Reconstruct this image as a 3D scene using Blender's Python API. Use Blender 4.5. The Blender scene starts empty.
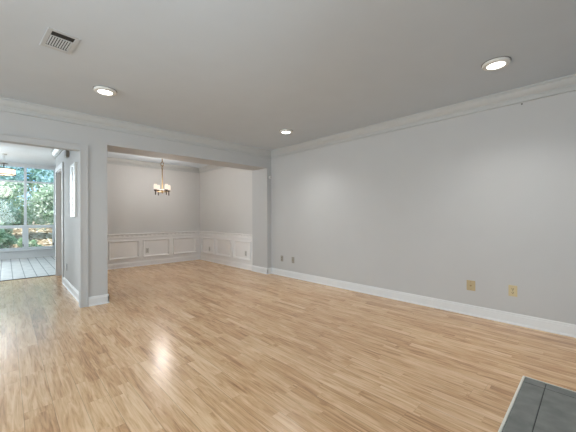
import bpy, bmesh, math, random
from mathutils import Vector, Matrix
random.seed(7)
S = bpy.context.scene
COL = S.collection
H = 2.44

# ------------------------------------------------------------------ camera
YAW, PITCH, ROLL, FPX, CAMH = 0.7647, 0.0017, -0.0039, 294.152, 1.1406
cam = bpy.data.objects.new('camera', bpy.data.cameras.new('camera'))
COL.objects.link(cam)
F = Vector((math.sin(YAW)*math.cos(PITCH), math.cos(YAW)*math.cos(PITCH), math.sin(PITCH)))
R0 = Vector((math.cos(YAW), -math.sin(YAW), 0)); U0 = R0.cross(F)
R1 = math.cos(ROLL)*R0 + math.sin(ROLL)*U0
U1 = -math.sin(ROLL)*R0 + math.cos(ROLL)*U0
m = Matrix.Identity(4)
for i in range(3):
    m[i][0] = R1[i]; m[i][1] = U1[i]; m[i][2] = -F[i]
m[2][3] = CAMH
cam.matrix_world = m
cam.data.sensor_width = 36; cam.data.lens = 36*FPX/576
cam.data.clip_start = 0.02; cam.data.clip_end = 300
S.camera = cam

# ------------------------------------------------------------------ world, sun, daylight
W = bpy.data.worlds.new('sky'); S.world = W; W.use_nodes = True
nt = W.node_tree; nt.nodes.clear()
wo = nt.nodes.new('ShaderNodeOutputWorld'); bg = nt.nodes.new('ShaderNodeBackground')
bg.inputs[0].default_value = (0.52, 0.76, 1.0, 1); bg.inputs[1].default_value = 2.3
nt.links.new(bg.outputs[0], wo.inputs[0])

def light(name, kind, loc, energy, color=(1, 1, 1), direction=None, **kw):
    d = bpy.data.lights.new(name, kind); d.energy = energy; d.color = color
    for k, v in kw.items(): setattr(d, k, v)
    o = bpy.data.objects.new(name, d); COL.objects.link(o); o.location = loc
    if direction is not None:
        o.rotation_euler = Vector(direction).to_track_quat('-Z', 'Y').to_euler()
    return o
light('sun', 'SUN', (0, 5, 20), 11.0, (1, 0.96, 0.88), (0.25, 0.75, -0.75), angle=0.02)
# added daylight lamps: left and rear behind added windows, sunroom outside its glazing
light('added_daylight_left', 'AREA', (-6.22, 1.35, 1.25), 300, (0.97, 0.985, 0.99), (1, -.14, .34), shape='RECTANGLE', size=2.6, size_y=2.1)
light('added_daylight_rear', 'AREA', (-.5, -0.49, 1.5), 56, (0.97, 0.985, 0.99), (1.0, 1, .75), shape='RECTANGLE', size=2.0, size_y=1.4)
light('daylight_sunroom', 'AREA', (-2.0, 11.55, 1.4), 430, (0.94, 0.97, 1.0), (0.1, -1, 0.15), shape='RECTANGLE', size=3.0, size_y=2.3)
vs = S.view_settings
S.display_settings.display_device = 'sRGB'
vs.view_transform = 'Standard'; vs.look = 'None'; vs.exposure = 0.0; vs.gamma = 1.0
vs.use_curve_mapping = False

# ------------------------------------------------------------------ materials
def srgb(r, g, b):
    f = lambda c: c/12.92 if c <= 0.04045 else ((c+0.055)/1.055)**2.4
    return (f(r/255), f(g/255), f(b/255), 1)
def newmat(name):
    mt = bpy.data.materials.new(name); mt.use_nodes = True
    n = mt.node_tree.nodes; n.clear()
    out = n.new('ShaderNodeOutputMaterial')
    return mt, n, mt.node_tree.links, out
def principled(name, col, rough=0.5, metal=0.0, noise=0.0, scale=40, bump=0.0, bscale=200, coat=0.0, spec=0.5, aniso=None):
    mt, n, l, out = newmat(name)
    p = n.new('ShaderNodeBsdfPrincipled')
    p.inputs['Base Color'].default_value = col
    p.inputs['Roughness'].default_value = rough
    p.inputs['Metallic'].default_value = metal
    p.inputs['Specular IOR Level'].default_value = spec
    p.inputs['Coat Weight'].default_value = coat
    tc = n.new('ShaderNodeTexCoord')
    if noise:
        t = n.new('ShaderNodeTexNoise'); t.inputs['Scale'].default_value = scale; t.inputs['Detail'].default_value = 4
        l.new(tc.outputs['Object'], t.inputs['Vector'])
        r = n.new('ShaderNodeMapRange'); r.inputs['From Min'].default_value = .3; r.inputs['From Max'].default_value = .7
        r.inputs['To Min'].default_value = 1-noise; r.inputs['To Max'].default_value = 1+noise
        l.new(t.outputs[0], r.inputs['Value'])
        mx = n.new('ShaderNodeVectorMath'); mx.operation = 'SCALE'
        mx.inputs[0].default_value = col[:3]; l.new(r.outputs[0], mx.inputs['Scale'])
        l.new(mx.outputs[0], p.inputs['Base Color'])
    if bump:
        t = n.new('ShaderNodeTexNoise'); t.inputs['Scale'].default_value = bscale; t.inputs['Detail'].default_value = 3
        l.new(tc.outputs['Object'], t.inputs['Vector'])
        b = n.new('ShaderNodeBump'); b.inputs['Strength'].default_value = bump; b.inputs['Distance'].default_value = .002
        l.new(t.outputs[0], b.inputs['Height']); l.new(b.outputs[0], p.inputs['Normal'])
    l.new(p.outputs[0], out.inputs[0])
    return mt
def emissive(name, col, strength):
    mt, n, l, out = newmat(name)
    e = n.new('ShaderNodeEmission'); e.inputs[0].default_value = col; e.inputs[1].default_value = strength
    l.new(e.outputs[0], out.inputs[0]); return mt
def pane(name, tint, gloss=0.06):
    mt, n, l, out = newmat(name)
    t = n.new('ShaderNodeBsdfTransparent'); t.inputs[0].default_value = tint
    g = n.new('ShaderNodeBsdfGlossy'); g.inputs['Roughness'].default_value = .02
    fr = n.new('ShaderNodeFresnel'); fr.inputs[0].default_value = 1.45
    mx = n.new('ShaderNodeMixShader')
    l.new(fr.outputs[0], mx.inputs[0]); l.new(t.outputs[0], mx.inputs[1]); l.new(g.outputs[0], mx.inputs[2])
    l.new(mx.outputs[0], out.inputs[0]); return mt

def wood_floor():
    mt, n, l, out = newmat('oak_laminate')
    N = n.new
    def math_(op, a, b=None):
        x = N('ShaderNodeMath'); x.operation = op
        for i, v in enumerate((a, b)):
            if v is None: continue
            if isinstance(v, (int, float)): x.inputs[i].default_value = v
            else: l.new(v, x.inputs[i])
        return x.outputs[0]
    tc = N('ShaderNodeTexCoord'); sp = N('ShaderNodeSeparateXYZ'); l.new(tc.outputs['Object'], sp.inputs[0])
    PW, PL = 0.135, 1.25
    u = math_('DIVIDE', math_('SUBTRACT', sp.outputs[0], 0.072), PW)
    row = math_('FLOOR', u)
    fu = math_('FRACT', u)
    wn = N('ShaderNodeTexWhiteNoise'); wn.noise_dimensions = '1D'; l.new(row, wn.inputs['W'])
    v = math_('ADD', math_('DIVIDE', sp.outputs[1], PL), math_('MULTIPLY', wn.outputs[0], 3.7))
    seg = math_('FLOOR', v); fv = math_('FRACT', v)
    cid = N('ShaderNodeCombineXYZ'); l.new(row, cid.inputs[0]); l.new(seg, cid.inputs[1])
    wc = N('ShaderNodeTexWhiteNoise'); wc.noise_dimensions = '3D'; l.new(cid.outputs[0], wc.inputs['Vector'])
    # printed strips inside each plank: three narrow staves
    u3 = math_('MULTIPLY', u, 2.0); r3 = math_('FLOOR', u3)
    w3 = N('ShaderNodeTexWhiteNoise'); w3.noise_dimensions = '1D'; l.new(r3, w3.inputs['W'])
    v3 = math_('FLOOR', math_('ADD', math_('DIVIDE', sp.outputs[1], 0.62), math_('MULTIPLY', w3.outputs[0], 9.3)))
    c3 = N('ShaderNodeCombineXYZ'); l.new(r3, c3.inputs[0]); l.new(v3, c3.inputs[1])
    ws = N('ShaderNodeTexWhiteNoise'); ws.noise_dimensions = '3D'; l.new(c3.outputs[0], ws.inputs['Vector'])
    # grain: noise stretched along the plank, shifted per stave
    mp = N('ShaderNodeCombineXYZ')
    l.new(math_('MULTIPLY', sp.outputs[0], 26.0), mp.inputs[0])
    l.new(math_('ADD', math_('MULTIPLY', sp.outputs[1], 2.3), math_('MULTIPLY', ws.outputs[0], 40.0)), mp.inputs[1])
    l.new(math_('MULTIPLY', wc.outputs[0], 20.0), mp.inputs[2])
    g = N('ShaderNodeTexNoise'); g.inputs['Scale'].default_value = 1.0; g.inputs['Detail'].default_value = 5
    g.inputs['Roughness'].default_value = .6; g.inputs['Distortion'].default_value = 1.4
    l.new(mp.outputs[0], g.inputs['Vector'])
    mp2 = N('ShaderNodeCombineXYZ')
    l.new(math_('MULTIPLY', sp.outputs[0], 120.0), mp2.inputs[0])
    l.new(math_('ADD', math_('MULTIPLY', sp.outputs[1], 5.0), math_('MULTIPLY', ws.outputs[0], 17.0)), mp2.inputs[1])
    g2 = N('ShaderNodeTexNoise'); g2.inputs['Scale'].default_value = 1.0; g2.inputs['Detail'].default_value = 3
    l.new(mp2.outputs[0], g2.inputs['Vector'])
    tone = math_('ADD', math_('MULTIPLY', ws.outputs[0], 0.20), math_('MULTIPLY', wc.outputs[0], 0.10))
    tone = math_('ADD', tone, math_('MULTIPLY', g.outputs[0], 1.15))
    tone = math_('ADD', tone, math_('MULTIPLY', g2.outputs[0], 0.46))
    tone = math_('SUBTRACT', tone, 0.50)
    cr = N('ShaderNodeValToRGB'); l.new(tone, cr.inputs[0])
    e = cr.color_ramp.elements
    e[0].position = 0.10; e[0].color = srgb(160, 118, 80)
    e[1].position = 0.92; e[1].color = srgb(252, 226, 190)
    k = e.new(0.38); k.color = srgb(212, 170, 127)
    k = e.new(0.62); k.color = srgb(238, 203, 161)
    # seams
    du = math_('MINIMUM', fu, math_('SUBTRACT', 1.0, fu)); su = math_('LESS_THAN', du, 0.011)
    dv = math_('MINIMUM', fv, math_('SUBTRACT', 1.0, fv)); sv = math_('LESS_THAN', dv, 0.0013)
    seam = math_('MAXIMUM', su, math_('MULTIPLY', sv, 0.5))
    mx = N('ShaderNodeMix'); mx.data_type = 'RGBA'; l.new(math_('MULTIPLY', seam, 0.38), mx.inputs[0])
    l.new(cr.outputs[0], mx.inputs[6]); mx.inputs[7].default_value = srgb(96, 66, 42)
    p = N('ShaderNodeBsdfPrincipled'); l.new(mx.outputs[2], p.inputs['Base Color'])
    rr = math_('ADD', 0.17, math_('MULTIPLY', g2.outputs[0], 0.12)); l.new(rr, p.inputs['Roughness'])
    p.inputs['Specular IOR Level'].default_value = 0.7
    b = N('ShaderNodeBump'); b.inputs['Strength'].default_value = .15; b.inputs['Distance'].default_value = .0012
    l.new(math_('SUBTRACT', math_('MULTIPLY', g2.outputs[0], 0.5), math_('MULTIPLY', seam, 1.5)), b.inputs['Height'])
    l.new(b.outputs[0], p.inputs['Normal'])
    l.new(p.outputs[0], out.inputs[0]); return mt

def board_floor():
    mt, n, l, out = newmat('painted_boards')
    N = n.new
    tc = N('ShaderNodeTexCoord'); sp = N('ShaderNodeSeparateXYZ'); l.new(tc.outputs['Object'], sp.inputs[0])
    a = N('ShaderNodeMath'); a.operation = 'DIVIDE'; l.new(sp.outputs[0], a.inputs[0]); a.inputs[1].default_value = .172
    o = N('ShaderNodeMath'); o.operation = 'ADD'; l.new(a.outputs[0], o.inputs[0]); o.inputs[1].default_value = 0.5
    f = N('ShaderNodeMath'); f.operation = 'FRACT'; l.new(o.outputs[0], f.inputs[0])
    lt = N('ShaderNodeMath'); lt.operation = 'LESS_THAN'; l.new(f.outputs[0], lt.inputs[0]); lt.inputs[1].default_value = .085
    t = N('ShaderNodeTexNoise'); t.inputs['Scale'].default_value = 6; l.new(tc.outputs['Object'], t.inputs['Vector'])
    cr = N('ShaderNodeValToRGB'); l.new(t.outputs[0], cr.inputs[0])
    cr.color_ramp.elements[0].position = .3; cr.color_ramp.elements[0].color = srgb(205, 206, 206)
    cr.color_ramp.elements[1].position = .7; cr.color_ramp.elements[1].color = srgb(232, 232, 230)
    mx = N('ShaderNodeMix'); mx.data_type = 'RGBA'; l.new(lt.outputs[0], mx.inputs[0])
    l.new(cr.outputs[0], mx.inputs[6]); mx.inputs[7].default_value = srgb(140, 142, 144)
    p = N('ShaderNodeBsdfPrincipled'); l.new(mx.outputs[2], p.inputs['Base Color']); p.inputs['Roughness'].default_value = .45
    l.new(p.outputs[0], out.inputs[0]); return mt

def slate():
    mt, n, l, out = newmat('slate_tile')
    N = n.new
    tc = N('ShaderNodeTexCoord')
    t = N('ShaderNodeTexNoise'); t.inputs['Scale'].default_value = 9; t.inputs['Detail'].default_value = 6
    l.new(tc.outputs['Object'], t.inputs['Vector'])
    cr = N('ShaderNodeValToRGB'); l.new(t.outputs[0], cr.inputs[0])
    cr.color_ramp.elements[0].position = .3; cr.color_ramp.elements[0].color = srgb(108, 112, 110)
    cr.color_ramp.elements[1].position = .72; cr.color_ramp.elements[1].color = srgb(140, 142, 140)
    p = N('ShaderNodeBsdfPrincipled'); l.new(cr.outputs[0], p.inputs['Base Color']); p.inputs['Roughness'].default_value = .42
    b = N('ShaderNodeBump'); b.inputs['Strength'].default_value = .3; b.inputs['Distance'].default_value = .003
    l.new(t.outputs[0], b.inputs['Height']); l.new(b.outputs[0], p.inputs['Normal'])
    l.new(p.outputs[0], out.inputs[0]); return mt

def leafy(name, cols, rough=.6, trans=.5):
    mt, n, l, out = newmat(name)
    N = n.new
    ge = N('ShaderNodeNewGeometry'); cr = N('ShaderNodeValToRGB'); l.new(ge.outputs['Random Per Island'], cr.inputs[0])
    e = cr.color_ramp.elements
    e[0].position = 0; e[0].color = cols[0]; e[1].position = 1; e[1].color = cols[-1]
    for i, c in enumerate(cols[1:-1]):
        k = e.new((i+1)/(len(cols)-1)); k.color = c
    p = N('ShaderNodeBsdfPrincipled'); l.new(cr.outputs[0], p.inputs['Base Color']); p.inputs['Roughness'].default_value = rough
    tr = N('ShaderNodeBsdfTranslucent'); l.new(cr.outputs[0], tr.inputs[0])
    mx = N('ShaderNodeMixShader'); mx.inputs[0].default_value = trans
    l.new(p.outputs[0], mx.inputs[1]); l.new(tr.outputs[0], mx.inputs[2]); l.new(mx.outputs[0], out.inputs[0])
    return mt

M = {
 'wall': principled('painted_wall', srgb(190, 191, 191), .75, noise=.012, scale=3, bump=.05, bscale=300, spec=.25),
 'dining': principled('dining_wall_paint', srgb(205, 204, 202), .75, noise=.01, scale=3, bump=.05, bscale=300, spec=.25),
 'ceiling': principled('ceiling_paint', srgb(203, 212, 220), .9, noise=.012, scale=4, bump=.12, bscale=220, spec=.15),  # cool tint in the colour offsets warm light bounced off the floor
 'trim': principled('white_trim', srgb(219, 221, 222), .55, noise=.01, scale=6),
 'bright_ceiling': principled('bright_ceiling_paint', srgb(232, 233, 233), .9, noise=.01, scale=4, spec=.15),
 'wainscot': principled('wainscot_paint', srgb(234, 233, 232), .4, noise=.01, scale=6),
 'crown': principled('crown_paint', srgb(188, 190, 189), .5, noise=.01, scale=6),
 'floor': wood_floor(), 'boards': board_floor(), 'slate': slate(),
 'grout': principled('pale_edge_strip', srgb(236, 235, 226), .5, noise=.04, scale=60),
 'joint': principled('dark_grout', srgb(58, 60, 60), .8, noise=.05, scale=80),
 'white': principled('white_plastic', srgb(228, 228, 224), .35, noise=.01, scale=50),
 'grey': principled('grey_plastic', srgb(128, 128, 126), .5, noise=.03, scale=50),
 'dark': principled('dark_recess', srgb(38, 38, 38), .7, noise=.05, scale=50),
 'beige': principled('beige_plastic', srgb(200, 184, 142), .4, noise=.02, scale=60),
 'beige2': principled('brown_beige_plastic', srgb(178, 160, 122), .4, noise=.02, scale=60),
 'almond': principled('almond_plastic', srgb(150, 147, 138), .4, noise=.02, scale=60),
 'subtle': principled('pale_grey_plastic', srgb(196, 194, 190), .4, noise=.02, scale=60),
 'slot': principled('dark_slot', srgb(48, 26, 20), .6, noise=.02, scale=60),
 'brass': principled('antique_brass', srgb(142, 116, 78), .4, metal=.7, noise=.06, scale=60),
 'bronze': principled('dark_bronze', srgb(62, 52, 44), .42, metal=.7, noise=.05, scale=60),
 'ventpaint': principled('vent_paint', srgb(190, 195, 198), .45, noise=.01, scale=60),
 'steel': principled('nail_steel', srgb(70, 68, 66), .4, metal=.6, noise=.05, scale=60),
 'pane': pane('window_glass', (0.93, 0.96, 0.96, 1)),
 'bluepane': pane('blue_tinted_glass', (0.66, 0.78, 0.88, 1)),
 'alu': principled('pale_blue_grey_frame', srgb(222, 228, 232), .4, noise=.01, scale=20),
 'lens': emissive('lamp_lens', (1, .97, .92, 1), 9.0),
 'bulbglass': emissive('glowing_glass', (1, .89, .74, 1), 1.12),
 'drum': emissive('warm_glass', (1, .84, .64, 1), 2.2),
 'mirror': principled('mirror_glass', srgb(170, 172, 176), .05, metal=1.0, noise=.01, scale=5),
 'bark': principled('bark', srgb(158, 150, 140), .9, noise=.15, scale=12, bump=.4, bscale=30),
 'soil': principled('leaf_litter_soil', srgb(150, 134, 112), .95, noise=.18, scale=5, bump=.5, bscale=20),
 'leafA': leafy('leaves_pale', [srgb(132, 158, 130), srgb(172, 192, 168), srgb(206, 216, 200), srgb(234, 238, 232)]),
 'leafB': leafy('leaves_mid', [srgb(112, 142, 106), srgb(150, 174, 140), srgb(198, 210, 186)]),
 'litter': leafy('fallen_leaf', [srgb(130, 106, 82), srgb(182, 164, 138), srgb(216, 206, 190), srgb(160, 132, 104)], trans=.1),
}

# ------------------------------------------------------------------ builders
class MB:
    def __init__(s): s.bm = bmesh.new()
    def box(s, a, b, bev=0.0):
        x0, y0, z0 = a; x1, y1, z1 = b
        r = bmesh.ops.create_cube(s.bm, size=1)
        for v in r['verts']:
            v.co = Vector(((x0+x1)/2+v.co.x*(x1-x0), (y0+y1)/2+v.co.y*(y1-y0), (z0+z1)/2+v.co.z*(z1-z0)))
        if bev:
            ed = list({e for v in r['verts'] for e in v.link_edges})
            bmesh.ops.bevel(s.bm, geom=ed, offset=bev, segments=2, profile=.5, affect='EDGES')
        return s
    def rotbox(s, c, size, rot):
        r = bmesh.ops.create_cube(s.bm, size=1)
        for v in r['verts']:
            v.co = Vector(c) + rot @ Vector((v.co.x*size[0], v.co.y*size[1], v.co.z*size[2]))
        return s
    def lathe(s, prof, seg=32, c=(0, 0, 0), axis='Z', cap=True):
        c = Vector(c); rings = []
        for r, z in prof:
            ring = []
            for i in range(seg):
                t = 2*math.pi*i/seg
                p = Vector((r*math.cos(t), r*math.sin(t), z))
                if axis == 'X': p = Vector((p.z, p.x, p.y))
                elif axis == 'Y': p = Vector((p.y, p.z, p.x))
                ring.append(s.bm.verts.new(c+p))
            rings.append(ring)
        for a, b in zip(rings, rings[1:]):
            for i in range(seg):
                s.bm.faces.new((a[i], a[(i+1) % seg], b[(i+1) % seg], b[i]))
        if cap:
            for ring in (rings[0], rings[-1]):
                s.bm.faces.new(ring)
        return s
    def tube(s, pts, r, seg=8, closed=False):
        pts = [Vector(p) for p in pts]; n = len(pts); rings = []
        rad = r if isinstance(r, (list, tuple)) else [r]*n
        ref = Vector((0, 0, 1))
        for i, p in enumerate(pts):
            if closed: t = pts[(i+1) % n]-pts[i-1]
            else: t = pts[min(i+1, n-1)]-pts[max(i-1, 0)]
            t.normalize()
            a = t.cross(ref)
            if a.length < .2: a = t.cross(Vector((1, 0, 0)))
            a.normalize(); b = t.cross(a)
            rings.append([s.bm.verts.new(p+rad[i]*(a*math.cos(2*math.pi*k/seg)+b*math.sin(2*math.pi*k/seg))) for k in range(seg)])
        m_ = n if closed else n-1
        for i in range(m_):
            A, B = rings[i], rings[(i+1) % n]
            for k in range(seg):
                s.bm.faces.new((A[k], A[(k+1) % seg], B[(k+1) % seg], B[k]))
        if not closed:
            s.bm.faces.new(rings[0]); s.bm.faces.new(rings[-1])
        return s
    def run(s, prof, p0, p1, nrm):
        """moulding profile (out from wall, height) run from p0 to p1"""
        p0, p1, nrm = Vector(p0), Vector(p1), Vector(nrm)
        A = [s.bm.verts.new(p0+nrm*a+Vector((0, 0, z))) for a, z in prof]
        B = [s.bm.verts.new(p1+nrm*a+Vector((0, 0, z))) for a, z in prof]
        k = len(prof)
        for i in range(k):
            s.bm.faces.new((A[i], A[(i+1) % k], B[(i+1) % k], B[i]))
        s.bm.faces.new(A); s.bm.faces.new(B)
        return s
    def build(s, name, mat, parent=None, smooth=False):
        bmesh.ops.recalc_face_normals(s.bm, faces=s.bm.faces)
        me = bpy.data.meshes.new(name); s.bm.to_mesh(me); s.bm.free()
        me.materials.append(M[mat])
        if smooth:
            for p in me.polygons: p.use_smooth = True
            try: me.set_sharp_from_angle(angle=math.radians(40))
            except Exception: pass
        o = bpy.data.objects.new(name, me); COL.objects.link(o)
        if parent: o.parent = parent
        return o
def tag(o, label=None, cat=None, group=None, kind=None):
    if label: o['label'] = label
    if cat: o['category'] = cat
    if group: o['group'] = group
    if kind: o['kind'] = kind
    return o
def thing(name, label, cat, loc, rotz=0, group=None):
    o = bpy.data.objects.new(name, None); COL.objects.link(o)
    o.empty_display_size = .1; o.location = loc; o.rotation_euler = (0, 0, rotz)
    return tag(o, label, cat, group)
def struct(name, mb, mat, label, cat, parent=None):
    o = mb.build(name, mat, parent)
    if parent is None: tag(o, label, cat, kind='structure')
    return o
def dup(root, loc, rotz, label, name=None):
    r = root.copy(); COL.objects.link(r); r.location = loc; r.rotation_euler = (0, 0, rotz); r['label'] = label
    for ch in list(root.children):
        c = ch.copy(); COL.objects.link(c); c.parent = r
        for g in list(ch.children):
            d = g.copy(); COL.objects.link(d); d.parent = c
    return r

# ------------------------------------------------------------------ structure
XR = 3.848          # right wall
YB = 4.494          # wall with the two openings
YD = 7.347          # dining back wall
XDR = 3.768         # dining right wall
XJ = 3.742          # right jamb of dining opening
XL, YF = -6.0, -0.25
HX = 0.722          # hall side wall
struct('floor', MB().box((XL-.2, YF-.2, -.12), (XR+.2, 7.39, 0)), 'floor', 'honey oak laminate plank floor', 'floor')
struct('floor_sunroom', MB().box((-3.6, 7.39, -.12), (1.25, 11.3, 0)), 'boards', 'white painted board floor of the sunroom', 'floor')
struct('trim_threshold', MB().box((-.9, 7.365, 0), (HX, 7.40, .008), .003), 'joint', 'thin dark threshold strip between wood floor and white boards', 'threshold')
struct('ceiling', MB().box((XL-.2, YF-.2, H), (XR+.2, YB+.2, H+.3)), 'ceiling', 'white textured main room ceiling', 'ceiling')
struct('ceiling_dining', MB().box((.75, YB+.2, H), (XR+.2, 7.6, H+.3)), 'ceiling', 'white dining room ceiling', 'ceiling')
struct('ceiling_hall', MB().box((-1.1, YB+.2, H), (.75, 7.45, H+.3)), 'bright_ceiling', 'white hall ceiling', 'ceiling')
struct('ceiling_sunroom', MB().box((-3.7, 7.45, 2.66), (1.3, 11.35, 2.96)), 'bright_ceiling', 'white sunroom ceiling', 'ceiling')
struct('wall_right', MB().box((XR, YF-.2, 0), (XR+.2, YB+.01, H)), 'wall', 'long pale grey right wall', 'wall')
struct('wall_back', MB().box((XL, YB, 0), (-.75, YB+.12, H))
       .box((-.75, YB, 1.984), (.676, YB+.10, H))
       .box((.676, YB, 0), (.86, YB+.10, H)).box((.86, YB, 0), (.977, YB+.44, H))
       .box((.977, YB, 2.1045), (XJ, YB+.44, H))
       .box((XJ, YB, 0), (XR+.2, YB+.49, H)), 'wall', 'back wall with hall opening and wide dining opening', 'wall')
struct('wall_dining_back', MB().box((.76, YD, 0), (XDR+.2, YD+.16, H)), 'dining', 'dining room back wall above white panelling', 'wall')
struct('wall_dining_right', MB().box((XDR, YB+.49, 0), (XDR+.2, YD, H)), 'dining', 'dining room right wall above white panelling', 'wall')
struct('wall_hall_right', MB().box((HX, YB+.10, 0), (.86, 6.42, H)).box((HX, 6.42, 2.02), (.86, 7.30, H))
       .box((HX, 7.30, 0), (.86, YD, H)).box((HX, YD, 0), (.80, 7.45, H)), 'wall', 'short hall side wall with doorway', 'wall')
struct('wall_hall_left', MB().box((-1.0, YB+.12, 0), (-.9, 7.45, H)), 'wall', 'hall left wall', 'wall')
# unseen left and rear walls, each with an added window to light the main room
def wall_with_hole_x(x0, x1, ya, yb, h0, h1, z0, z1):
    return MB().box((x0, ya, 0), (x1, h0, H)).box((x0, h1, 0), (x1, yb, H)).box((x0, h0, 0), (x1, h1, z0)).box((x0, h0, z1), (x1, h1, H))
struct('wall_left', wall_with_hole_x(XL-.15, XL, YF, YB, .2, 2.9, .15, 2.25), 'wall', 'left wall with added wide window', 'wall')
struct('wall_front', MB().box((XL-.15, YF-.15, 0), (-1.7, YF, H)).box((.7, YF-.15, 0), (XR, YF, H))
       .box((-1.7, YF-.15, 0), (.7, YF, .75)).box((-1.7, YF-.15, 2.25), (.7, YF, H)), 'wall', 'front wall behind the hearth', 'wall')
def simple_window(name, axis, c, a0, a1, z0, z1, label):
    f = MB(); g = MB(); w = .06
    def B(mb, u0, u1, v0, v1, d):
        if axis == 'x': mb.box((c-d, u0, v0), (c+d, u1, v1))
        else: mb.box((u0, c-d, v0), (u1, c+d, v1))
    B(f, a0, a1, z0, z0+w, .04); B(f, a0, a1, z1-w, z1, .04)
    mid = (a0+a1)/2
    for u in (a0, mid-w/2, a1-w): B(f, u, u+w, z0+w, z1-w, .04)
    fr = tag(f.build(name, 'trim'), label, 'window', kind='structure')
    B(g, a0+w, mid-w/2, z0+w, z1-w, .004); B(g, mid+w/2, a1-w, z0+w, z1-w, .004)
    g.build('pane', 'pane', fr)
simple_window('window_1', 'x', XL-.08, .2, 2.9, .15, 2.25, 'added wide white framed window in unseen left wall')
simple_window('window_2', 'y', YF-.08, -1.7, .7, .75, 2.25, 'added white framed window in unseen front wall')

# sunroom shell
YW = 11.116
struct('wall_sunroom_back', MB().box((-3.6, YW, 0), (1.25, YW+.14, .225)).box((-3.6, YW, 2.585), (1.25, YW+.14, 2.66)), 'trim', 'low white knee wall under the sunroom windows', 'wall')
struct('wall_sunroom_right', MB().box((1.085, 7.50, 0), (1.25, YW, 2.66)).box((.80, 7.45, 0), (1.25, 7.50, 2.66)), 'wall', 'sunroom right wall', 'wall')
struct('wall_sunroom_left', MB().box((-3.7, 7.45, 0), (-3.6, YW, 2.66)).box((-3.6, 7.40, 0), (-1.0, 7.45, 2.66)), 'wall', 'sunroom left wall', 'wall')
def bay(idx, x0, x1, first):
    root = MB(); y0, y1 = YW+.02, YW+.09
    z0, z1, zt, zl = .225, 2.585, 2.15, .90
    w = .03
    root.box((x0, y0, z0), (x0+w, y1, z1), .004).box((x1-w, y0, z0), (x1, y1, z1), .004)
    root.box((x0+w, y0, z1-.035), (x1-w, y1, z1), .004).box((x0+w, y0, z0), (x1-w, y1, z0+.04), .004)
    fr = tag(root.build(f'window_{idx}', 'alu'), 'tall sunroom window bay with blue transom, ' + first, 'window', kind='structure')
    MB().box((x0+w, y0, zt-.022), (x1-w, y1, zt+.022), .004).box((x0+w, y0, zl-.024), (x1-w, y1, zl+.024), .004).build('rail', 'alu', fr)
    s_ = .035   # lower sash
    sb = MB(); ya, yb = y0-.012, y0+.02
    sb.box((x0+w, ya, z0+.04), (x0+w+s_, yb, zl-.024), .003).box((x1-w-s_, ya, z0+.04), (x1-w, yb, zl-.024), .003)
    sb.box((x0+w+s_, ya, z0+.04), (x1-w-s_, yb, z0+.04+s_), .003).box((x0+w+s_, ya, zl-.024-s_), (x1-w-s_, yb, zl-.024), .003)
    sash = sb.build('sash', 'alu', fr)
    MB().box((x1-w-.03, ya-.02, z0+.10), (x1-w-.012, ya, z0+.17), .003).build('latch', 'bronze', sash)
    ym = (y0+y1)/2
    MB().box((x0+w, ym-.003, zt+.022), (x1-w, ym+.003, z1-.035)).build('transom_pane', 'bluepane', fr)
    MB().box((x0+w, ym-.003, zl+.024), (x1-w, ym+.003, zt-.022)).build('pane', 'pane', fr)
    MB().box((x0+w+s_, y0+.002, z0+.04+s_), (x1-w-s_, y0+.006, zl-.024-s_)).build('sash_pane', 'pane', fr)
bay(3, .40, 1.062, 'nearest the right corner')
bay(4, -.262, .40, 'second from the right corner')
k = 5
xx = -.262
while xx > -3.4:
    bay(k, xx-.662, xx, f'beyond the left edge of view, bay {k}'); xx -= .662; k += 1
struct('trim_window_sill', MB().box((-3.6, YW-.05, .205), (1.085, YW+.03, .23), .005), 'trim', 'white sill along the sunroom knee wall', 'sill')
struct('trim_corner_post', MB().box((1.062, YW-.01, .23), (1.085, YW+.09, 2.585)), 'trim', 'white corner strip right of the sunroom window', 'trim')

# ------------------------------------------------------------------ mouldings
CROWN = [(0, 0), (.080, 0), (.080, -.014), (.066, -.017), (.066, -.026), (.060, -.042), (.048, -.060), (.036, -.072), (.026, -.080), (.026, -.092), (.017, -.094), (.017, -.121), (.021, -.124), (.021, -.131), (0, -.131)]
BASE = [(0, 0), (.020, 0), (.019, .010), (.014, .018), (.013, .020), (.013, .092), (.009, .098), (.009, .108), (.004, .117), (0, .118)]
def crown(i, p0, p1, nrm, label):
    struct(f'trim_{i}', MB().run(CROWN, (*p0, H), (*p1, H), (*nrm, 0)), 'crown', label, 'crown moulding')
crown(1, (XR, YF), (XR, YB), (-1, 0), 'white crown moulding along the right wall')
crown(2, (XL, YB), (XR, YB), (0, -1), 'white crown moulding above both openings of the back wall')
crown(3, (.86, YD), (XDR, YD), (0, -1), 'white crown moulding of dining back wall')
crown(4, (XDR, YB+.49), (XDR, YD), (-1, 0), 'white crown moulding of dining right wall')
crown(5, (HX, YB+.10), (HX, 7.45), (-1, 0), 'white crown moulding of the hall side wall')
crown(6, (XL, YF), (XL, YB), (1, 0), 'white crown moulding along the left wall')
def base(side, runs, label):
    mb = MB()
    for p0, p1, nrm in runs: mb.run(BASE, (*p0, 0), (*p1, 0), (*nrm, 0))
    struct('baseboard_'+side, mb, 'wainscot' if 'dining' in side else 'trim', label, 'baseboard')
base('right', [((XR, YF), (XR, YB), (-1, 0))], 'white baseboard along the right wall')
base('back', [((.761, YB), (.990, YB), (0, -1)), ((.977, YB-.013), (.977, YB+.44), (1, 0)), ((XJ-.013, YB), (XR, YB), (0, -1)), ((XJ, YB-.013), (XJ, YB+.50), (-1, 0)),
              ((XL, YB), (-.84, YB), (0, -1))], 'white baseboard around the pillar and jamb of the dining opening')
base('dining_back', [((.86, YD), (XDR, YD), (0, -1))], 'white baseboard of dining back wall')
base('dining_right', [((XDR, YB+.49), (XDR, YD), (-1, 0))], 'white baseboard of dining right wall')
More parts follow.
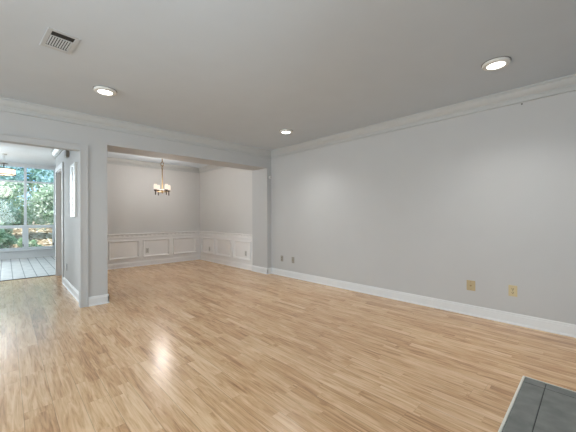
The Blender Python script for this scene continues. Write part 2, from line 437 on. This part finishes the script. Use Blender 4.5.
base('hall', [((HX, YB+.10), (HX, 6.34), (-1, 0))], 'white baseboard of the hall side wall')
base('left', [((XL, YF), (XL, YB), (1, 0))], 'white baseboard along the left wall')
# casing of the hall opening: fluted flat boards
def casing_board(mb, a, b, axis, flat):
    pass
mb = MB()
y1 = YB
for (xa, xb, d) in ((.676, .692, .016), (.692, .742, .012), (.742, .750, .016), (.750, .761, .018)):
    mb.box((xa, y1-d, 0), (xb, y1, 2.066), .002)
for (za, zb, d) in ((1.984, 2.000, .016), (2.000, 2.048, .012), (2.048, 2.056, .016), (2.056, 2.066, .018)):
    mb.box((-.83, y1-d, za), (.676, y1, zb), .002)
mb.box((-.83, y1-.02, 0), (-.75, y1, 1.984), .002)
struct('trim_7', mb, 'wall', 'grey-white casing around the hall opening', 'door casing')
# casing of the doorway in the hall side wall
mb = MB()
mb.box((HX-.018, 6.345, 0), (HX, 6.425, 2.10), .003).box((HX-.018, 7.295, 0), (HX, 7.375, 2.10), .003).box((HX-.018, 6.425, 2.02), (HX, 7.295, 2.10), .003)
mb.box((HX, 6.42, 0), (.86, 6.436, 2.02)).box((HX, 7.284, 0), (.86, 7.30, 2.02)).box((HX, 6.436, 2.004), (.86, 7.284, 2.02)).box((HX+.06, 7.272, 0), (HX+.09, 7.284, 2.004)).box((HX+.06, 6.436, 0), (HX+.09, 6.448, 2.004))
struct('trim_8', mb, 'trim', 'white casing around the doorway in the hall side wall', 'door casing')
# wainscot: rope chair rail, picture-frame panels, white lower wall
RAIL = [(0, .655), (.012, .655), (.020, .664), (.020, .688), (.008, .692), (.008, .728), (.024, .731), (.036, .740), (.040, .757), (.030, .764), (0, .766)]
def rope(mb, p0, p1, nrm):
    p0, p1, nrm = Vector(p0), Vector(p1), Vector(nrm)
    d = p1-p0; n_ = int(d.length/.10); d.normalize()
    for i in range(n_):
        c = p0+d*(.05+i*.10)
        a = c+nrm*.008-d*.046+Vector((0, 0, -.012)); b = c+nrm*.008+d*.046+Vector((0, 0, .012)); mid = c+nrm*.016
        mb.tube([a, mid, b], [.004, .013, .004], 6)
mb = MB().run(RAIL, (.86, YD, 0), (XDR, YD, 0), (0, -1, 0)); rope(mb, (.86, YD, .711), (XDR-.02, YD, .711), (0, -1, 0))
struct('trim_9', mb, 'wainscot', 'white rope-pattern chair rail on dining back wall', 'chair rail')
mb = MB().run(RAIL, (XDR, YB+.49, 0), (XDR, YD, 0), (-1, 0, 0)); rope(mb, (XDR, YB+.49, .711), (XDR, YD-.02, .711), (-1, 0, 0))
struct('trim_10', mb, 'wainscot', 'white rope-pattern chair rail on dining right wall', 'chair rail')
struct('trim_11', MB().box((.86, YD-.004, .1), (XDR, YD+.01, .66)), 'wainscot', 'white painted lower wall of dining back wall', 'wainscot')
struct('trim_12', MB().box((XDR-.004, YB+.49, .1), (XDR+.01, YD, .66)), 'wainscot', 'white painted lower wall of dining right wall', 'wainscot')
PF = [(0, 0), (.030, 0), (.034, .008), (.022, .014), (.018, .024), (.008, .034), (0, .036)]
def frame_mould(mb, axis, w, a0, a1, z0, z1):
    """picture-frame moulding with mitred corners on wall plane w"""
    path = [(a0, z0), (a1, z0), (a1, z1), (a0, z1)]
    inn = [(1, 1), (-1, 1), (-1, -1), (1, -1)]
    rings = []
    for (u, v), (iu, iv) in zip(path, inn):
        ring = []
        for out_, t in PF:
            uu, vv = u+iu*t, v+iv*t
            p = (uu, w-out_, vv) if axis == 'y' else (w-out_, uu, vv)
            ring.append(mb.bm.verts.new(p))
        rings.append(ring)
    kk = len(PF)
    for i in range(4):
        A, B = rings[i], rings[(i+1) % 4]
        for j in range(kk):
            mb.bm.faces.new((A[j], A[(j+1) % kk], B[(j+1) % kk], B[j]))
    return mb
n_ = 13
for w, (a0, a1) in zip(('left end', 'middle', 'corner end'), ((1.615, 2.238), (2.321, 2.934), (3.038, 3.650))):
    struct(f'trim_{n_}', frame_mould(MB(), 'y', YD-.004, a0, a1, .203, .607), 'wainscot', f'white picture-frame panel moulding on dining back wall, {w}', 'panel moulding'); n_ += 1
struct(f'trim_{n_}', frame_mould(MB(), 'y', YD-.004, .93, 1.53, .203, .607), 'wainscot', 'white picture-frame panel moulding on dining back wall, behind the pillar', 'panel moulding'); n_ += 1
for w, (a0, a1) in zip(('corner end', 'middle', 'opening end'), ((6.575, 7.215), (5.812, 6.485), (5.055, 5.69))):
    struct(f'trim_{n_}', frame_mould(MB(), 'x', XDR-.004, a0, a1, .203, .607), 'wainscot', f'white picture-frame panel moulding on dining right wall, {w}', 'panel moulding'); n_ += 1

# ------------------------------------------------------------------ recessed ceiling lights
def make_can():
    t = thing('recessed_light', '', 'ceiling light', (0, 0, H), 0, 'recessed ceiling lights')
    MB().lathe([(.060, -.004), (.099, -.004), (.101, -.016), (.096, -.023), (.074, -.027), (.067, -.027), (.064, -.022), (.060, -.004)], 40, cap=False).build('trim_ring', 'white', t, True)
    MB().lathe([(.0, -.0235), (.050, -.0235), (.0635, -.022), (.0635, -.018), (.0, -.018)], 40, cap=False).build('lens', 'lens', t, True)
    MB().lathe([(.060, -.0005), (.106, -.0005), (.106, -.004), (.060, -.004)], 40, cap=False).build('shade_ring', 'grey', t, True)  # grey ring stands in for the shadow gap between trim and ceiling
    return t
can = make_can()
cans = [(.735, 3.455, 'round recessed ceiling light left of the room, above the pillar'),
        (3.008, .575, 'round recessed ceiling light near the right wall, largest of the three'),
        (3.070, 3.235, 'round recessed ceiling light over the far right corner, farthest of the three')]
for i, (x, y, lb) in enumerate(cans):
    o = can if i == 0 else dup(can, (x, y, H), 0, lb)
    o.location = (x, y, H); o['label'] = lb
    light('can_light', 'SPOT', (x, y, H-.035), (20, 56, 50)[i], (1, .98, .95), (0, 0, -1), spot_size=math.radians(135), spot_blend=1.0, shadow_soft_size=.06)

# ------------------------------------------------------------------ ceiling vent
t = thing('ceiling_vent', 'rectangular white ceiling vent with louvres and a dark slot', 'vent', (.291, 2.730, H), math.radians(5))
hx, hy = .094, .152
mb = MB()
mb.box((-hx, -hy, -.006), (-hx+.028, hy, -.0005), .003).box((hx-.028, -hy, -.006), (hx, hy, -.0005), .003)
mb.box((-hx+.028, -hy, -.006), (hx-.028, -hy+.028, -.0005), .003).box((-hx+.028, hy-.045, -.006), (hx-.028, hy, -.0005), .003)
mb.build('frame', 'ventpaint', t)
MB().box((-hx+.02, -hy+.02, -.003), (hx-.02, hy-.03, -.0005)).build('duct_opening', 'dark', t)
for i in range(9):
    x = -hx+.034+i*.0150
    MB().rotbox((x, .020, -.0050), (.0090, .148, .002), Matrix.Rotation(math.radians(25), 3, 'Y')).build('louvre', 'ventpaint', t)
MB().box((-hx+.028, -.064, -.0058), (hx-.028, -.054, -.003), .001).build('divider_bar', 'ventpaint', t)

# ------------------------------------------------------------------ wall plates
def plate_parts(t, w, h, body, kind):
    """a plate on a wall facing local -Y, centred at the origin"""
    MB().box((-w/2, -.007, -h/2), (w/2, -.0005, h/2), .0025).build('cover_plate', body, t)
    if kind == 'duplex':
        for s in (-1, 1):
            r = MB().lathe([(.0, -.0085), (.0165, -.0085), (.0172, -.006), (.0172, -.002)], 20, c=(0, 0, s*.0195), axis='Y', cap=False).build('receptacle', body, t)
            sl = MB().box((-.009, -.0093, s*.0195-.003), (-.005, -.008, s*.0195+.009)).box((.005, -.0093, s*.0195-.003), (.009, -.008, s*.0195+.009)).box((-.0035, -.0093, s*.0195-.012), (.0035, -.008, s*.0195-.005))
            sl.build('slot', 'slot', r)
        MB().lathe([(.0, -.0085), (.003, -.0085), (.0034, -.006)], 10, axis='Y', cap=False).build('screw', 'steel', t)
    elif kind == 'jack':
        j = MB().lathe([(.0, -.016), (.0045, -.016), (.0048, -.009), (.009, -.009), (.0095, -.005)], 12, axis='Y', cap=False).build('cable_jack', 'brass', t)
        for s in (-1, 1):
            MB().lathe([(.0, -.0085), (.003, -.0085), (.0034, -.006)], 10, c=(0, 0, s*.042), axis='Y', cap=False).build('screw', 'steel', t)
    return t
def wall_plate(name, label, cat, loc, rz, w, h, body, kind, group=None):
    return plate_parts(thing(name, label, cat, loc, rz, group), w, h, body, kind)
RZ = -math.pi/2      # faces -X on a right-hand wall... local -Y -> world -X
wall_plate('cable_outlet', 'brownish beige square cable plate low on right wall, left of the beige power outlet', 'wall plate', (XR, .984, .342), RZ, .088, .116, 'beige2', 'jack')
wall_plate('power_outlet', 'beige duplex power outlet with dark slots low on right wall, nearest the hearth', 'outlet', (XR, .598, .350), RZ, .076, .116, 'beige', 'duplex')
wall_plate('power_outlet', 'small grey outlet low on right wall near the far corner, left of a pair', 'outlet', (XR, 4.180, .332), RZ, .07, .114, 'almond', 'duplex', 'far pair of grey outlets')
wall_plate('cable_outlet', 'small grey wall plate near the far corner, right of a pair', 'wall plate', (XR, 3.878, .332), RZ, .07, .114, 'almond', 'jack', 'far pair of grey outlets')
wall_plate('power_outlet', 'small outlet inside middle panel of dining back wall', 'outlet', (2.42, YD-.004, .349), 0, .07, .114, 'subtle', 'duplex')
wall_plate('power_outlet', 'small outlet inside corner panel of dining right wall', 'outlet', (XDR-.004, 6.83, .320), RZ, .07, .114, 'subtle', 'duplex')
wall_plate('power_outlet', 'small outlet inside dining right wall panel next to the jamb', 'outlet', (XDR-.004, 5.25, .340), RZ, .07, .114, 'subtle', 'duplex')
wall_plate('power_outlet', 'grey outlet low on the hall side wall beside the doorway', 'outlet', (HX, 5.98, .325), RZ, .07, .114, 'grey', 'duplex')

# corner sensor
t = thing('motion_sensor', 'small round white motion sensor in the far right corner by the dining opening', 'sensor', (3.805, YB, 1.923))
MB().lathe([(.0, -.004), (.030, -.004), (.032, 0)], 20, axis='Y', cap=False).build('mount', 'grey', t, True)
MB().lathe([(.0, -.040), (.016, -.037), (.026, -.028), (.031, -.014), (.031, -.004)], 24, axis='Y', cap=False).build('dome', 'white', t, True)
MB().lathe([(.0, -.043), (.008, -.0415), (.011, -.0385)], 12, axis='Y', cap=False).build('lens', 'grey', t, True)
# nail under crown
tag(MB().lathe([(.0, -.012), (.007, -.012), (.008, -.009), (.003, -.008), (.003, .0)], 10, c=(XR, .514, 2.29), axis='X', cap=False).build('wall_nail', 'steel'), 'small dark nail in the right wall just under the crown moulding', 'nail')

# hall wall box + tall framed mirror
t = thing('chime_box', 'small grey box high on the hall side wall under the crown', 'box', (HX, 5.82, 2.15), RZ)
MB().box((-.085, -.040, -.055), (.085, -.0005, .055), .004).build('housing', 'almond', t)
for i in range(4):
    MB().box((-.065, -.043, -.035+i*.022), (.065, -.039, -.028+i*.022)).build('grille_bar', 'grey', t)
t = thing('wall_panel', 'tall narrow white panel with a dark central strip on the hall side wall', 'wall panel', (HX, 5.235, 1.53), RZ)
w, h = .19, .385
MB().box((-w, -.028, -h), (-w+.145, -.0005, h), .006).box((w-.145, -.028, -h), (w, -.0005, h), .006).box((-w+.145, -.028, -h), (w-.145, -.0005, -h+.04), .006).box((-w+.145, -.028, h-.04), (w-.145, -.0005, h), .006).build('frame', 'white', t)
MB().box((-w+.145, -.012, -h+.04), (w-.145, -.006, h-.04)).build('strip', 'grey', t)

# ------------------------------------------------------------------ chandelier
cx, cy = 2.338, 6.19
t = thing('chandelier', 'four-light brass chandelier with glowing glass shades hanging in the dining room', 'chandelier', (cx, cy, 0))
MB().lathe([(.0, 2.405), (.02, 2.407), (.055, 2.42), (.065, 2.4395), (.0, 2.4395)], 28, cap=False).build('canopy', 'brass', t, True)
MB().tube([(0, 0, 2.41), (0, 0, 2.27)], .009, 8).tube([(0, 0, 2.135), (0, 0, 1.66)], .010, 10).build('rod', 'brass', t, True)
lp = MB()
for kx, (zc, ax) in enumerate(((2.235, 0), (2.165, 1))):
    pts = []
    for i in range(16):
        a = 2*math.pi*i/16
        u, v = .028*math.cos(a), .044*math.sin(a)
        pts.append((u*.72, -u*.69, zc+v) if ax == 0 else (u*.69, u*.72, zc+v))
    lp.tube(pts, .007, 6, closed=True)
lp.build('chain', 'brass', t, True)
MB().lathe([(.0, 1.622), (.010, 1.630), (.020, 1.650), (.024, 1.668), (.018, 1.690), (.010, 1.71), (.0, 1.72)], 20, cap=False).build('hub', 'brass', t, True)
ang0 = math.atan2(U0.y, U0.x)
right_dir = -math.atan2(cx, cy)     # square to the line of sight
RAD = .148
ring = []
for i in range(48):
    a = 2*math.pi*i/48; ring.append((RAD*math.cos(a), RAD*math.sin(a), 1.683))
MB().tube(ring, .010, 8, closed=True).build('ring', 'bronze', t, True)
for k4 in range(4):
    a = right_dir + math.radians(31) + k4*math.pi/2
    c, s_ = math.cos(a), math.sin(a)
    arm = MB().tube([(c*.012, s_*.012, 1.668), (c*.06, s_*.06, 1.655), (c*.11, s_*.11, 1.664), (c*RAD, s_*RAD, 1.683)], .006, 8).build('arm', 'brass', t, True)
    ex, ey = c*RAD, s_*RAD
    MB().lathe([(.0, 1.592), (.008, 1.593), (.010, 1.600), (.010, 1.672), (.026, 1.688), (.030, 1.700), (.0, 1.702)], 16, c=(ex, ey, 0), cap=False).build('candle_cup', 'bronze', arm, True)
    MB().lathe([(.026, 1.702), (.034, 1.718), (.035, 1.775), (.028, 1.812), (.024, 1.812), (.030, 1.775), (.029, 1.720), (.0, 1.704)], 20, c=(ex, ey, 0), cap=False).build('glass_shade', 'bulbglass', arm, True)
light('chandelier_glow', 'POINT', (cx, cy, 1.82), 32, (1, .93, .87), shadow_soft_size=.10)

# ------------------------------------------------------------------ sunroom ceiling fixture
fx, fy = -.03, 9.75
t = thing('drum_ceiling_light', 'round drum ceiling light with dark metal bands and warm glass in the sunroom', 'ceiling light', (fx, fy, 0))
MB().lathe([(.0, 2.635), (.05, 2.638), (.065, 2.6595), (.0, 2.6595)], 24, cap=False).build('canopy', 'white', t, True)
MB().tube([(0, 0, 2.64), (0, 0, 2.44)], .007, 8).build('hanging_rod', 'white', t, True)
MB().lathe([(.0, 2.425), (.075, 2.425), (.078, 2.432), (.03, 2.446), (.0, 2.448)], 24, cap=False).build('cap', 'bronze', t, True)
MB().tube([(0, 0, 2.43), (0, 0, 2.14)], .010, 8).build('stem', 'bronze', t, True)
for z in (2.30, 2.165):
    MB().lathe([(.205, z-.008), (.215, z-.008), (.215, z+.008), (.205, z+.008), (.205, z-.008)], 40, cap=False).build('band', 'bronze', t, True)
sp = MB()
for i in range(4):
    a = i*math.pi/2+.5
    sp.tube([(0, 0, 2.315), (.21*math.cos(a), .21*math.sin(a), 2.30)], .006, 6)
sp.build('spoke', 'bronze', t)
MB().lathe([(.0, 2.160), (.12, 2.160), (.20, 2.172), (.203, 2.18), (.203, 2.292), (.197, 2.292), (.197, 2.184), (.0, 2.172)], 40, cap=False).build('glass_drum', 'drum', t, True)
for i in range(6):
    a = i*math.pi/3+.2
    MB().box((.206*math.cos(a)-.005, .206*math.sin(a)-.005, 2.165), (.206*math.cos(a)+.005, .206*math.sin(a)+.005, 2.30)).build('strap', 'bronze', t)
light('drum_glow', 'POINT', (fx, fy, 1.95), 11, (1, .94, .87), shadow_soft_size=.18)

# ------------------------------------------------------------------ hearth
t = thing('hearth', 'dark slate tiled hearth with pale edging set on the wood floor', 'hearth', (2.632, .342, 0))
# local frame: x<0 goes left, y<0 goes towards the fireplace wall
HW, HD = 1.62, .59
MB().box((-HW, -HD, 0), (0, 0, .004)).build('grout_bed', 'joint', t)
MB().box((-HW-.012, 0, 0), (.006, .014, .010), .002).box((0, -HD, 0), (.006, 0, .010), .001).box((-HW-.012, -HD, 0), (-HW, 0, .010), .002).build('edge_strip', 'grout', t)
def tile(x0, x1, y0, y1):
    MB().box((x0+.002, y0+.002, .001), (x1-.002, y1-.002, .009), .001).build('tile', 'slate', t)
tile(-.088, 0, -.112, 0); tile(-HW, -.088, -.112, 0)
tile(-.088, 0, -HD, -.112)
tile(-.70, -.088, -HD, -.112); tile(-1.31, -.70, -HD, -.112); tile(-HW, -1.31, -HD, -.112)

# ------------------------------------------------------------------ outdoors
def ground_z(x, y):
    s = max(0.0, min(1.0, (y-13.5)/14))
    return -.35 + 2.3*s*s*(3-2*s)*(0.75+.25*math.tanh(x*.25)) + .06*math.sin(x*1.3+y*.7)
mb = MB(); n1, n2 = 40, 40
vv = [[mb.bm.verts.new((-22+i*44/n1, 11.25+j*30/n2, ground_z(-22+i*44/n1, 11.25+j*30/n2))) for j in range(n2+1)] for i in range(n1+1)]
for i in range(n1):
    for j in range(n2): mb.bm.faces.new((vv[i][j], vv[i+1][j], vv[i+1][j+1], vv[i][j+1]))
struct('ground', mb, 'soil', 'leaf-strewn bank outside the sunroom', 'ground')
def leaves_mesh(name, pts, size, mat, parent=None, flat=False):
    verts, faces = [], []
    for p in pts:
        u = Vector((random.gauss(0, 1), random.gauss(0, 1), random.gauss(0, .25 if flat else 1))).normalized()
        w_ = Vector((random.gauss(0, 1), random.gauss(0, 1), random.gauss(0, .25 if flat else 1)))
        v = u.cross(w_).normalized()
        if flat: v = Vector((-u.y, u.x, random.gauss(0, .25))).normalized()
        nn = u.cross(v)
        s_ = size*random.uniform(.6, 1.3); b = len(verts)
        verts += [p-u*s_, p+v*s_*.5-u*s_*.1, p+u*s_, p-v*s_*.5-u*s_*.1, p+nn*s_*.12]
        faces += [(b, b+1, b+4), (b+1, b+2, b+4), (b+2, b+3, b+4), (b+3, b, b+4)]
    me = bpy.data.meshes.new(name); me.from_pydata([tuple(v) for v in verts], [], faces); me.update()
    me.materials.append(M[mat]); o = bpy.data.objects.new(name, me); COL.objects.link(o)
    if parent: o.parent = parent
    return o
lit = []
for i in range(7000):
    x, y = random.uniform(-3, 6), random.uniform(12, 26)
    lit.append(Vector((x, y, ground_z(x, y)+.03)))
tag(leaves_mesh('fallen_leaves', lit, .11, 'litter', flat=True), 'pale brown fallen leaves covering the bank outside', 'leaves', kind='stuff')
def tree(x, y, h, crown_r, nleaf, size, mat, label, low=.35, name='tree', group='trees outside the sunroom'):
    z0 = ground_z(x, y)-.05
    t = thing(name, label, 'tree' if name == 'tree' else 'shrub', (x, y, z0), 0, group)
    r0 = .007*h+.012
    lean = random.uniform(-.06, .06)*h
    top = Vector((lean, random.uniform(-.03, .03)*h, h*.85))
    tr = MB().tube([(0, 0, 0), (lean*.25, 0, h*.3), (lean*.6, 0, h*.6), tuple(top)], [r0*1.25, r0, r0*.7, r0*.25], 8).build('trunk', 'bark', t, True)
    blobs = []
    br = MB()
    nb = 11 if name == 'tree' else 7
    for i in range(nb):
        f = low+(1-low)*(i+.5)/nb
        a = random.uniform(0, 6.283); rr = crown_r*random.uniform(.35, .8)*(1.15-.5*abs(f-.6))
        base_ = Vector((lean*f, 0, h*f*.85)); tip = base_+Vector((rr*math.cos(a), rr*math.sin(a), h*.08))
        br.tube([tuple(base_), tuple((base_+tip)/2+Vector((0, 0, h*.01))), tuple(tip)], [r0*.35, r0*.22, r0*.08], 5)
        blobs.append((tip, crown_r*random.uniform(.35, .55)))
    br.build('branches', 'bark', t, True)
    pts = []
    for i in range(nleaf):
        c, r = random.choice(blobs)
        d = Vector((random.gauss(0, 1), random.gauss(0, 1), random.gauss(0, .8))).normalized()*r*random.random()**.4
        pts.append(c+d)
    leaves_mesh('foliage', pts, size, mat, t)
    return t
trees = [(-.15, 16.6, 3.4, 1.15, 5200, .085, 'leafA', 'pale leafy tree behind the left window panes', .04),
         (1.95, 17.3, 3.6, 1.2, 5200, .085, 'leafA', 'pale leafy tree behind the right window panes', .05),
         (1.1, 21.3, 3.6, 1.7, 5200, .11, 'leafB', 'mid green tree standing farther back between the two pale trees', .04),
         (-2.8, 21.5, 4.2, 1.6, 3000, .11, 'leafB', 'mid green tree beyond the left frame edge', .04),
         (4.4, 26.5, 4.0, 2.2, 3500, .13, 'leafA', 'pale tree on the bank at far right of the window', .06)]
for a in trees: tree(*a)
shrubs = [(-.12, 13.5, 1.15, .45, 1500, .07, 'leafB', 'dense green shrub close outside the lower left pane', .1),
          (.66, 14.3, .8, .32, 900, .07, 'leafB', 'small green shrub beside the mullion outside', .1),
          (-1.5, 14.0, 1.2, .5, 900, .07, 'leafB', 'green shrub outside beyond the left frame edge', .1)]
for a in shrubs: tree(*a, name='shrub', group='shrubs outside the sunroom')
